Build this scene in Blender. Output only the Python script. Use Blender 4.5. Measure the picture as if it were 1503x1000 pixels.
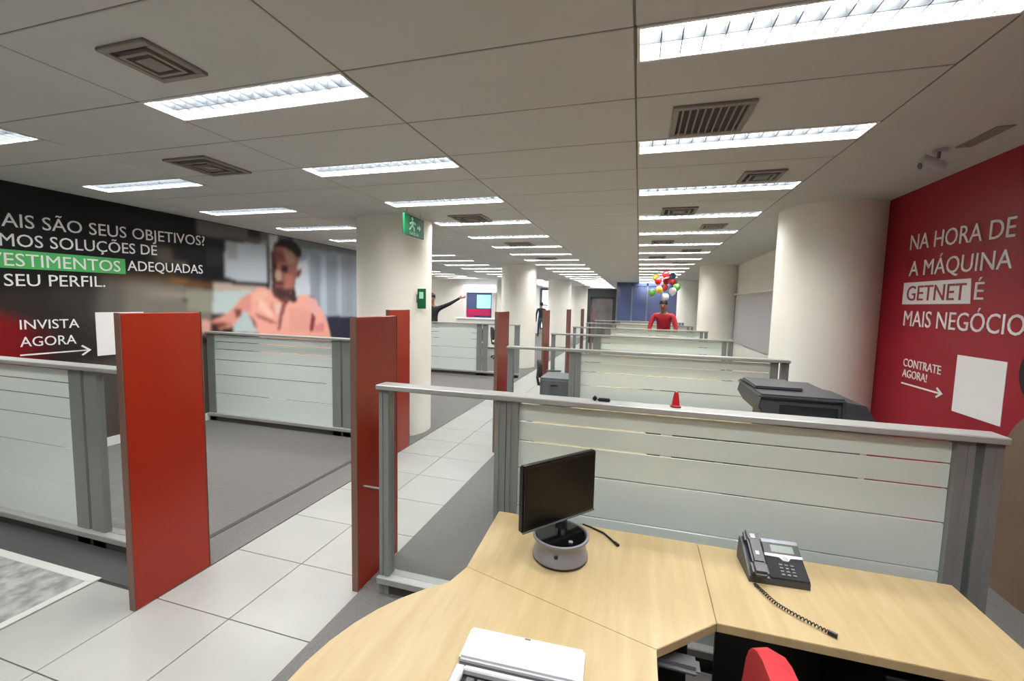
import bpy, bmesh, math, random
import numpy as np
from mathutils import Vector, Matrix
random.seed(7)
S = bpy.context.scene
C = S.collection
PI = math.pi
for o in list(bpy.data.objects): bpy.data.objects.remove(o)

# ------------------------------------------------------------------ camera
H = 1.65
F = 633.6
def cam_axes(y, p, r):
    cy, sy, cp, sp, cr, sr = math.cos(y), math.sin(y), math.cos(p), math.sin(p), math.cos(r), math.sin(r)
    f = Vector((-sy*cp, cy*cp, -sp)); rt = Vector((cy, sy, 0)); up = rt.cross(f)
    return cr*rt + sr*up, -sr*rt + cr*up, f
rt, up, fw = cam_axes(.2836, .0843, .0227)
cd = bpy.data.cameras.new('camera'); cam = bpy.data.objects.new('camera', cd); C.objects.link(cam)
cam.matrix_world = Matrix(((rt.x, up.x, -fw.x, 0), (rt.y, up.y, -fw.y, 0), (rt.z, up.z, -fw.z, H), (0, 0, 0, 1)))
cd.sensor_width = 36; cd.sensor_fit = 'HORIZONTAL'; cd.lens = F/1503*36; cd.clip_start = .02; cd.clip_end = 100
S.camera = cam

# ------------------------------------------------------------------ world and exposure
w = bpy.data.worlds.new('world'); S.world = w; w.use_nodes = True
w.node_tree.nodes['Background'].inputs[0].default_value = (.75, .8, .85, 1)
w.node_tree.nodes['Background'].inputs[1].default_value = .3
S.view_settings.view_transform = 'Standard'; S.view_settings.look = 'None'; S.view_settings.gamma = 1
S.view_settings.use_curve_mapping = False
S.view_settings.exposure = 0.0
LAMP_W = 46.0        # watts per ceiling light
TUBE_E = 9.0

# ------------------------------------------------------------------ materials
def lin(c):
    return tuple(((v/255)/12.92 if v/255 <= .04045 else ((v/255+.055)/1.055)**2.4) for v in c)
def mat(name, rgb, rough=.5, metal=0, spec=.5, noise=0, scale=8, coat=0, emit=0, stretch=None, bump=0, coord='Object'):
    m = bpy.data.materials.new(name); m.use_nodes = True
    nt = m.node_tree; b = nt.nodes['Principled BSDF']
    col = (*lin(rgb), 1)
    b.inputs['Base Color'].default_value = col
    b.inputs['Roughness'].default_value = rough; b.inputs['Metallic'].default_value = metal
    b.inputs['Specular IOR Level'].default_value = spec
    b.inputs['Coat Weight'].default_value = coat; b.inputs['Coat Roughness'].default_value = .08
    if emit:
        b.inputs['Emission Color'].default_value = col; b.inputs['Emission Strength'].default_value = emit
    if noise or bump:
        tc = nt.nodes.new('ShaderNodeTexCoord'); mp = nt.nodes.new('ShaderNodeMapping')
        nz = nt.nodes.new('ShaderNodeTexNoise'); nz.inputs['Scale'].default_value = scale; nz.inputs['Detail'].default_value = 5
        if stretch: mp.inputs['Scale'].default_value = stretch
        nt.links.new(tc.outputs[coord], mp.inputs[0]); nt.links.new(mp.outputs[0], nz.inputs['Vector'])
        if noise:
            cr = nt.nodes.new('ShaderNodeValToRGB'); e = cr.color_ramp.elements
            e[0].position = .3; e[1].position = .7
            e[0].color = (*[c*(1-noise) for c in col[:3]], 1); e[1].color = (*[min(1, c*(1+noise)) for c in col[:3]], 1)
            nt.links.new(nz.outputs['Fac'], cr.inputs[0]); nt.links.new(cr.outputs[0], b.inputs['Base Color'])
        if bump:
            bp = nt.nodes.new('ShaderNodeBump'); bp.inputs['Strength'].default_value = bump; bp.inputs['Distance'].default_value = .002
            nt.links.new(nz.outputs['Fac'], bp.inputs['Height']); nt.links.new(bp.outputs[0], b.inputs['Normal'])
    return m
M = {}
M['tile'] = mat('porcelain_tile', (151, 151, 147), .28, noise=.05, scale=2.5, spec=.5)
M['grout'] = mat('grout', (118, 116, 112), .8)
M['carpet'] = mat('carpet_grey', (104, 102, 100), .95, noise=.12, scale=120, spec=.1, bump=.4)
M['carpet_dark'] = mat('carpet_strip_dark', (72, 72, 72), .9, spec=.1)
M['ceil'] = mat('ceiling_panel', (199, 201, 197), .9, noise=.02, scale=3, spec=.15)
M['ceil_gap'] = mat('ceiling_void', (120, 117, 110), .9)
M['plaster'] = mat('plaster_white', (232, 229, 220), .7, noise=.015, scale=2, spec=.3)
M['column'] = mat('column_paint', (240, 238, 228), .45, noise=.015, scale=2, spec=.4)
M['redwall'] = mat('red_wall_print', (146, 22, 38), .4, noise=.06, scale=1.5, spec=.3)
M['darkwall'] = mat('dark_wall', (44, 38, 36), .6)
M['white'] = mat('white_print', (235, 233, 232), .5)
M['rugborder'] = mat('rug_border', (176, 176, 172), .9)
M['whiteplastic'] = mat('white_plastic', (192, 193, 196), .35)
M['greenprint'] = mat('green_band_print', (72, 172, 92), .5)
M['redletter'] = mat('red_letter_print', (150, 40, 56), .5)
M['orange'] = mat('orange_red_laminate', (150, 38, 17), .35, noise=.05, scale=2, spec=.4, coat=.15)
M['orange_edge'] = mat('panel_edge_strip', (120, 92, 78), .4, metal=.3)
M['alu'] = mat('aluminium', (128, 132, 130), .42, metal=.15, noise=.03, scale=4)
M['rail'] = mat('rail_light_grey', (152, 153, 150), .35, metal=.1)
M['alu_dark'] = mat('aluminium_groove', (70, 74, 74), .5, metal=.4)
M['kick'] = mat('kick_panel_dark', (70, 68, 66), .7)
M['wood'] = None
M['black'] = mat('black_plastic', (16, 16, 17), .35)
M['blackgloss'] = mat('black_gloss', (10, 10, 11), .15, coat=.4)
M['screen'] = mat('monitor_screen_off', (8, 8, 7), .3, spec=.3)
M['darkgrey'] = mat('dark_grey_plastic', (58, 59, 64), .4)
M['midgrey'] = mat('mid_grey_plastic', (92, 94, 98), .45)
M['silver'] = mat('silver_plastic', (128, 131, 138), .3, metal=.2)
M['lcd'] = mat('phone_display', (112, 124, 118), .25)
M['charcoal'] = mat('charcoal_fabric', (38, 38, 40), .9, noise=.1, scale=90)
M['redfabric'] = mat('red_fabric', (168, 26, 38), .75, noise=.06, scale=60)
M['cone'] = mat('red_plastic', (170, 14, 22), .4)
M['green'] = mat('green_sign_plastic', (14, 98, 60), .4)
M['mint'] = mat('mint_pictogram', (180, 240, 205), .5)
M['vent'] = mat('vent_grey', (140, 136, 128), .6)
M['vent_dark'] = mat('vent_dark', (66, 62, 58), .8)
M['reflector'] = mat('light_reflector', (238, 240, 240), .25)
M['louvre'] = mat('light_louvre', (66, 70, 74), .4)
M['blueglass'] = mat('blue_glazing', (86, 98, 140), .12, coat=.5)
M['portal'] = mat('dark_portal', (48, 50, 54), .5)
M['portal_grey'] = mat('grey_door_print', (110, 104, 102), .5, noise=.3, scale=3)
M['navy'] = mat('navy_cloth', (22, 24, 34), .8)
M['denim'] = mat('teal_denim', (58, 92, 98), .8)
M['skin'] = mat('skin', (150, 100, 78), .5)
M['hair'] = mat('hair_black', (14, 12, 12), .6)
M['shoe'] = mat('shoe_black', (18, 18, 18), .4)
M['magenta'] = mat('magenta_print', (196, 30, 92), .5)
M['cyan_screen'] = mat('lit_screen_cyan', (150, 225, 235), .4, emit=1.0)
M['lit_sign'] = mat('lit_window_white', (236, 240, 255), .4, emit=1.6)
M['purple'] = mat('blue_purple_panel', (74, 84, 122), .3)
M['umber'] = mat('brown_print', (112, 92, 76), .5, noise=.15, scale=3)
M['yellow'] = mat('yellow_balloon', (226, 186, 70), .3)
M['balloonred'] = mat('red_balloon', (176, 30, 36), .3)
M['balloongreen'] = mat('green_balloon', (96, 160, 80), .3)
M['wallpanel'] = mat('grey_wall_panel', (178, 176, 178), .6)

def glass_mat(name, tint, f):
    m = bpy.data.materials.new(name); m.use_nodes = True; nt = m.node_tree; nt.nodes.clear()
    o = nt.nodes.new('ShaderNodeOutputMaterial'); mx = nt.nodes.new('ShaderNodeMixShader')
    t = nt.nodes.new('ShaderNodeBsdfTransparent'); g = nt.nodes.new('ShaderNodeBsdfGlossy'); lw = nt.nodes.new('ShaderNodeLayerWeight')
    pw_ = nt.nodes.new('ShaderNodeMath'); pw_.operation = 'POWER'; pw_.inputs[1].default_value = 5
    fr = nt.nodes.new('ShaderNodeMath'); fr.operation = 'MULTIPLY_ADD'; fr.inputs[1].default_value = .8; fr.inputs[2].default_value = f
    t.inputs[0].default_value = (*tint, 1); g.inputs['Roughness'].default_value = .02; lw.inputs[0].default_value = .5
    nt.links.new(lw.outputs['Facing'], pw_.inputs[0]); nt.links.new(pw_.outputs[0], fr.inputs[0])
    nt.links.new(fr.outputs[0], mx.inputs[0]); nt.links.new(t.outputs[0], mx.inputs[1]); nt.links.new(g.outputs[0], mx.inputs[2])
    nt.links.new(mx.outputs[0], o.inputs[0]); return m
M['glass'] = glass_mat('clear_glass', (.96, .98, .975), .025)
def frosted_mat():
    m = bpy.data.materials.new('frosted_glass'); m.use_nodes = True; nt = m.node_tree; b = nt.nodes['Principled BSDF']
    o = nt.nodes['Material Output']
    b.inputs['Base Color'].default_value = (*lin((226, 236, 230)), 1); b.inputs['Roughness'].default_value = .3
    b.inputs['Coat Weight'].default_value = .6; b.inputs['Coat Roughness'].default_value = .12
    tr = nt.nodes.new('ShaderNodeBsdfTranslucent'); tr.inputs[0].default_value = (*lin((226, 238, 230)), 1)
    mx = nt.nodes.new('ShaderNodeMixShader'); mx.inputs[0].default_value = .12
    nt.links.new(b.outputs[0], mx.inputs[1]); nt.links.new(tr.outputs[0], mx.inputs[2]); nt.links.new(mx.outputs[0], o.inputs[0])
    return m
M['frost'] = frosted_mat()
def wood_mat():
    m = bpy.data.materials.new('maple_laminate'); m.use_nodes = True; nt = m.node_tree; b = nt.nodes['Principled BSDF']
    tc = nt.nodes.new('ShaderNodeTexCoord'); mp = nt.nodes.new('ShaderNodeMapping'); mp.inputs['Scale'].default_value = (9, 1.0, 1)
    nz = nt.nodes.new('ShaderNodeTexNoise'); nz.inputs['Scale'].default_value = 2.2; nz.inputs['Detail'].default_value = 6; nz.inputs['Roughness'].default_value = .6
    cr = nt.nodes.new('ShaderNodeValToRGB'); e = cr.color_ramp.elements; e[0].position = .25; e[1].position = .75
    e[0].color = (*lin((160, 138, 98)), 1); e[1].color = (*lin((178, 160, 122)), 1)
    nt.links.new(tc.outputs['Object'], mp.inputs[0]); nt.links.new(mp.outputs[0], nz.inputs['Vector'])
    nt.links.new(nz.outputs['Fac'], cr.inputs[0]); nt.links.new(cr.outputs[0], b.inputs['Base Color'])
    b.inputs['Roughness'].default_value = .38; b.inputs['Specular IOR Level'].default_value = .4
    return m
M['wood'] = wood_mat()
M['woodedge'] = mat('maple_edge', (180, 166, 134), .45)
def mat_rug():
    m = bpy.data.materials.new('rug_pattern'); m.use_nodes = True; nt = m.node_tree; b = nt.nodes['Principled BSDF']
    tc = nt.nodes.new('ShaderNodeTexCoord'); nz = nt.nodes.new('ShaderNodeTexNoise'); nz.inputs['Scale'].default_value = 14; nz.inputs['Detail'].default_value = 3
    cr = nt.nodes.new('ShaderNodeValToRGB'); e = cr.color_ramp.elements; e[0].position = .35; e[1].position = .65
    e[0].color = (*lin((112, 112, 110)), 1); e[1].color = (*lin((150, 150, 148)), 1)
    nt.links.new(tc.outputs['Object'], nz.inputs['Vector']); nt.links.new(nz.outputs['Fac'], cr.inputs[0]); nt.links.new(cr.outputs[0], b.inputs['Base Color'])
    b.inputs['Roughness'].default_value = .9; return m
M['rug'] = mat_rug()

# ------------------------------------------------------------------ mesh helpers
class MB:
    def __init__(s): s.bm = bmesh.new()
    def box(s, x0, x1, y0, y1, z0, z1, bev=0, rot=None, seg=1):
        r = bmesh.ops.create_cube(s.bm, size=1); vs = r['verts']
        for v in vs: v.co = Vector(((x0+x1)/2+v.co.x*(x1-x0), (y0+y1)/2+v.co.y*(y1-y0), (z0+z1)/2+v.co.z*(z1-z0)))
        if bev:
            es = list({e for v in vs for e in v.link_edges})
            r = bmesh.ops.bevel(s.bm, geom=es, offset=bev, segments=seg, affect='EDGES'); vs = list({v for f in r['faces'] for v in f.verts} | {v for v in vs if v.is_valid})
        if rot is not None:
            for v in vs: v.co = rot @ v.co
        return s
    def prism(s, pts, z0, z1, bev=0, T=None):     # polygon in xy extruded in z
        a = [s.bm.verts.new((p[0], p[1], z0)) for p in pts]; b = [s.bm.verts.new((p[0], p[1], z1)) for p in pts]
        n = len(pts); fs = [s.bm.faces.new(a[::-1]), s.bm.faces.new(b)]
        for i in range(n): fs.append(s.bm.faces.new((a[i], a[(i+1) % n], b[(i+1) % n], b[i])))
        vs = a+b
        if bev:
            es = list(fs[1].edges)+list(fs[0].edges)
            r = bmesh.ops.bevel(s.bm, geom=es, offset=bev, segments=2, affect='EDGES'); vs = list({v for f in r['faces'] for v in f.verts} | {v for v in vs if v.is_valid})
        if T is not None:
            for v in vs: v.co = T @ v.co
        return s
    def lathe(s, prof, n=32, c=(0, 0, 0), T=None):   # prof = [(r,z)...] closed at the ends if r == 0
        rings = []
        for r, z in prof:
            if r < 1e-6: rings.append([s.bm.verts.new((c[0], c[1], c[2]+z))])
            else: rings.append([s.bm.verts.new((c[0]+r*math.cos(2*PI*k/n), c[1]+r*math.sin(2*PI*k/n), c[2]+z)) for k in range(n)])
        for A, B in zip(rings, rings[1:]):
            for k in range(n):
                k2 = (k+1) % n
                if len(A) == 1 and len(B) == 1: continue
                if len(A) == 1: f = (A[0], B[k2], B[k])
                elif len(B) == 1: f = (A[k], A[k2], B[0])
                else: f = (A[k], A[k2], B[k2], B[k])
                s.bm.faces.new(f)
        if T is not None:
            for R_ in rings:
                for v in R_: v.co = T @ v.co
        return s
    def tube(s, pts, r, n=8):
        pts = [Vector(p) for p in pts]; rr = r if isinstance(r, (list, tuple)) else [r]*len(pts)
        rings = []
        for i, p in enumerate(pts):
            d = (pts[min(i+1, len(pts)-1)]-pts[max(i-1, 0)]).normalized()
            a = d.orthogonal().normalized() if i == 0 else (a-d*a.dot(d)).normalized()
            b = d.cross(a)
            rings.append([s.bm.verts.new(p+rr[i]*(a*math.cos(2*PI*k/n)+b*math.sin(2*PI*k/n))) for k in range(n)])
        for A, B in zip(rings, rings[1:]):
            for k in range(n): s.bm.faces.new((A[k], A[(k+1) % n], B[(k+1) % n], B[k]))
        s.bm.faces.new(rings[0][::-1]); s.bm.faces.new(rings[-1]); return s
    def ball(s, c, r, sc=(1, 1, 1), u=16, v=10):
        q = bmesh.ops.create_uvsphere(s.bm, u_segments=u, v_segments=v, radius=r)
        for x in q['verts']: x.co = Vector((c[0]+x.co.x*sc[0], c[1]+x.co.y*sc[1], c[2]+x.co.z*sc[2]))
        return s
    def mesh(s, name, m, smooth=False):
        bmesh.ops.recalc_face_normals(s.bm, faces=s.bm.faces)
        me = bpy.data.meshes.new(name); s.bm.to_mesh(me); s.bm.free()
        me.materials.append(m)
        if smooth:
            me.polygons.foreach_set('use_smooth', [True]*len(me.polygons))
            try: me.set_sharp_from_angle(angle=math.radians(38))
            except Exception: pass
        return me
    def build(s, name, m, parent=None, smooth=False, loc=None):
        return link(name, s.mesh(name, m, smooth), parent, loc)
def link(name, me, parent=None, loc=None):
    o = bpy.data.objects.new(name, me); C.objects.link(o)
    if parent: o.parent = parent
    if loc is not None: o.location = loc
    return o
def tag(o, label=None, cat=None, group=None, kind=None):
    if label: o['label'] = label
    if cat: o['category'] = cat
    if group: o['group'] = group
    if kind: o['kind'] = kind
    return o
def thing(name, label, cat, loc=(0, 0, 0), rz=0, group=None):
    o = bpy.data.objects.new(name, None); o.empty_display_size = .1; C.objects.link(o)
    o.location = loc; o.rotation_euler = (0, 0, rz); return tag(o, label, cat, group)
def copy_tree(o, parent=None, **kw):
    c = o.copy(); C.objects.link(c)
    if parent: c.parent = parent
    for ch in list(o.children): copy_tree(ch, c)
    return c
def ordn(n): return ['first', 'second', 'third', 'fourth', 'fifth', 'sixth', 'seventh', 'eighth', 'ninth', 'tenth', 'eleventh', 'twelfth', 'thirteenth', 'fourteenth', 'fifteenth', 'sixteenth', 'seventeenth', 'eighteenth', 'nineteenth', 'twentieth', 'twenty-first', 'twenty-second'][n-1]

XR, XL, YB, YE, CZ = 2.12, -5.5, -2.6, 25.0, 2.65
AX0, AX1 = -2.46, -1.45      # tiled aisle
# ================================================================== SETTING
# floor slab, porcelain tiles one by one, carpets
fl = MB().box(-10.2, XR+.2, YB-.2, YE+.2, -.2, -.012).build('floor', M['grout']); tag(fl, kind='structure')
TS = .5
tile_me = MB().box(-TS/2+.0025, TS/2-.0025, -TS/2+.0025, TS/2-.0025, -.012, 0, bev=.0012).mesh('floor_tile', M['tile'])
cw = (AX1-AX0)/2
aisle_me = MB().box(-cw/2+.0025, cw/2-.0025, -TS/2+.0025, TS/2-.0025, -.012, 0, bev=.0012).mesh('floor_tile', M['tile'])
nrow_near = range(-3, 24)
for k in nrow_near:
    y = 1.61+TS*k-TS/2
    for i in range(2): link('floor_tile', aisle_me, fl, (AX0+cw*(i+.5), y, 0))
for k in range(-3, 1):
    for i in range(1, 8): link('floor_tile', tile_me, fl, (AX0-TS*(i-.5), 1.61+TS*k-TS/2, 0))
b = MB()
k = 24
while 1.61+TS*k < YE:
    for i in range(2): b.box(AX0+cw*i+.0025, AX0+cw*(i+1)-.0025, 1.61+TS*(k-1)+.0025, 1.61+TS*k-.0025, -.012, 0)
    k += 1
for k in range(-8, -3):
    for i in range(2): b.box(AX0+cw*i+.0025, AX0+cw*(i+1)-.0025, 1.61+TS*(k-1)+.0025, 1.61+TS*k-.0025, -.012, 0)
    for i in range(1, 8): b.box(AX0-TS*i+.0025, AX0-TS*(i-1)-.0025, 1.61+TS*(k-1)+.0025, 1.61+TS*k-.0025, -.012, 0)
tag(b.build('floor_tiles_far', M['tile'], fl), kind='stuff')
cr_ = MB().box(AX1, XR, YB, YE, -.012, .005).build('carpet', M['carpet'], fl)
tag(cr_, 'grey carpet under the desk bays on the right side of the aisle')
cl_ = MB().prism([(-5.5, 1.62), (AX0, 1.62), (AX0, 25), (-10, 25), (-10, 8.2), (-5.5, 8.2)], -.012, .005).build('carpet', M['carpet'], fl)
tag(cl_, 'dark grey carpet on the left of the aisle, before the black wall')
tag(MB().box(-5.48, AX0-.04, 1.62, 1.84, .004, .007).build('carpet_band', M['carpet_dark'], fl), 'dark band across the near edge of the left carpet')  # thin darker strip laid over the near edge of the left carpet
tag(MB().box(-2.78, -2.74, 1.9, 4.2, .004, .008).build('cable_strip', M['carpet_dark'], cl_), 'dark strip set into the carpet')

# ceiling slab (dark void above the joints), panels one by one
CXS = [-.06+1.24*k for k in range(-8, 2)]       # seams ... -2.54 -1.30 -.06 1.18
CY0, CD = 1.69, .555
ce = MB().box(-10.2, XR+.2, YB-.2, YE+.2, 2.80, 2.9).build('ceiling', M['ceil_gap']); tag(ce, kind='structure')
LIGHTCOLS = {8: (0, 20), 6: (0, 20), 4: (0, 20), 2: (7, 20), 0: (7, 20)}       # column index (left seam) -> light rows
LD = .235
pan, pan_l = {}, {}
far = MB(); 
for i in range(len(CXS)-1):
    for k in range(-8, 42):
        x0, x1 = CXS[i]+.004, CXS[i+1]-.004; y0, y1 = CY0+CD*k+.004, CY0+CD*(k+1)-.004
        if y1 < YB or y0 > YE: continue
        if x1 < XL and y0 < 7.9: continue
        islight = i in LIGHTCOLS and k % 2 == 0 and -2 <= k//2 <= LIGHTCOLS[i][1] and (k//2 >= LIGHTCOLS[i][0] or k < 0)
        if islight: y0 += LD+.004
        if -1 <= k <= 13 and i >= 4:
            key = islight
            if key not in pan: pan[key] = MB().box(-(x1-x0)/2, (x1-x0)/2, -(y1-y0)/2, (y1-y0)/2, 0, .025, bev=.003).mesh('ceiling_panel', M['ceil'])
            link('ceiling_panel', pan[key], ce, ((x0+x1)/2, (y0+y1)/2, CZ))
        else: far.box(x0, x1, y0, y1, CZ, CZ+.025)
b = MB()
for x in CXS[4:]: b.box(x-.0042, x+.0042, YB, YE, CZ+.0025, CZ+.012)
for k in range(-7, 42): b.box(CXS[4] if CY0+CD*k < 7.9 else CXS[0], 1.18, CY0+CD*k-.0042, CY0+CD*k+.0042, CZ+.0025, CZ+.012)
tag(b.build('joint_strips', M['ceil_gap'], ce), kind='stuff')
tag(far.build('ceiling_panels_far', M['ceil'], ce), kind='stuff')
MB().box(1.184, XR+.1, YB, YE, CZ, CZ+.03).build('plaster_border', M['ceil'], ce)

# walls
def wall(name, x0, x1, y0, y1, m, z0=0, z1=2.8):
    o = MB().box(x0, x1, y0, y1, z0, z1).build(name, m); return tag(o, kind='structure')
wr = wall('wall_right', XR, XR+.15, YB, YE, M['plaster'])
wl = wall('wall_left', XL-.2, XL, YB, 7.95, M['darkwall'])
wall('wall_back', -10, XR+.15, YB-.15, YB, M['plaster'])
wall('wall_far', -10, XR+.15, YE, YE+.15, M['plaster'])
wall('wall_left_return', -10, XL-.2, 7.75, 7.95, M['plaster'])
wall('wall_far_left', -10.15, -10, 7.75, YE, M['plaster'])
wq = wall('wall_far_left_end', -10, -5.6, 16.9, 17.05, M['plaster'])
wall('wall_far_left_side', -5.75, -5.6, 17.05, YE, M['plaster'])
tag(MB().box(XL, XL+.015, 2.0, 7.95, 0, .1).build('baseboard_left', M['white']), kind='structure')
tag(MB().box(XR-.02, XR, 7.2, 17, .9, 1.92).build('wall_panel', M['wallpanel'], None), 'grey panel on the white wall between the two columns', 'wall panel')
t_ = tag(MB().box(XR-.06, XR, 6.5, 17, 1.96, 2.0, bev=.004).build('trim_1', M['plaster']), kind='structure')

# round columns
cols = [(-3.0, 4.9, 'round white column on the left of the aisle, exit sign before it'), (-3.06, 11.05, 'second round white column along the left of the aisle'),
        (-3.07, 17.2, 'third round white column along the left of the aisle, partly hidden'), (-2.97, 22.8, 'farthest round column left of the aisle'),
        (1.80, 5.08, 'large round white column beside the red wall'), (1.82, 11.3, 'second round white column along the right wall'), (1.82, 17.5, 'farthest round white column along the right wall')]
for x, y, l in cols:
    t = thing('round_column', l, 'column', (x, y, 0))
    MB().lathe([(0, 0), (.46, 0), (.46, CZ), (0, CZ)], 64).build('shaft', M['column'], t, True)

# ---- wall prints
def wallmap(side):
    if side == 'L': return lambda u, z, d: Vector((XL+d, u, z))
    return lambda u, z, d: Vector((XR-d, u, z))
def text_mesh(txt, bold=0):
    cu = bpy.data.curves.new('t', 'FONT'); cu.body = txt; cu.offset = bold; cu.resolution_u = 3
    o = bpy.data.objects.new('t', cu); C.objects.link(o)
    dg = bpy.context.evaluated_depsgraph_get(); dg.update()
    me = bpy.data.meshes.new_from_object(o.evaluated_get(dg)); bpy.data.objects.remove(o); return me
def width(txt):
    me = text_mesh(txt); xs = [v.co.x for v in me.vertices]; bpy.data.meshes.remove(me); return min(xs), max(xs)
def lettering(side, parent, txt, skip, p0, p1, top, m, name='lettering', d=.006, bold=0):
    """p0/p1 = (u, z) baseline ends of the visible part; top = z of the cap height at p0"""
    full = width(txt); part_ = width(txt[skip:]) if skip else full
    me = text_mesh(txt, bold); wm = wallmap(side)
    capm = text_mesh('H'); cap = max(v.co.y for v in capm.vertices)
    W = part_[1]-part_[0]; off = full[1]-W
    for v in me.vertices:
        k = (v.co.x-off)/W; h = v.co.y/cap*(top-p0[1])
        v.co = wm(p0[0]+(p1[0]-p0[0])*k, p0[1]+(p1[1]-p0[1])*k+h, d)
    me.materials.clear(); me.materials.append(m)
    bm = bmesh.new(); bm.from_mesh(me)
    fs = list(bm.faces); r = bmesh.ops.extrude_face_region(bm, geom=fs)
    dx = -(d-.0035) if side == 'L' else (d-.0035)
    for v in r['geom']:
        if isinstance(v, bmesh.types.BMVert): v.co.x += dx
    bmesh.ops.recalc_face_normals(bm, faces=bm.faces); bm.to_mesh(me); bm.free()
    me.polygons.foreach_set('use_smooth', [False]*len(me.polygons)); me.update()
    return link(name, me, parent)
def flat(side, parent, pts, m, name, d0=.003, d1=.006):
    wm = wallmap(side); b = MB(); a = [b.bm.verts.new(wm(u, z, d0)) for u, z in pts]; c = [b.bm.verts.new(wm(u, z, d1)) for u, z in pts]
    n = len(pts); b.bm.faces.new(a); b.bm.faces.new(c[::-1])
    for i in range(n): b.bm.faces.new((a[i], a[(i+1) % n], c[(i+1) % n], c[i]))
    return b.build(name, m, parent)
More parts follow.
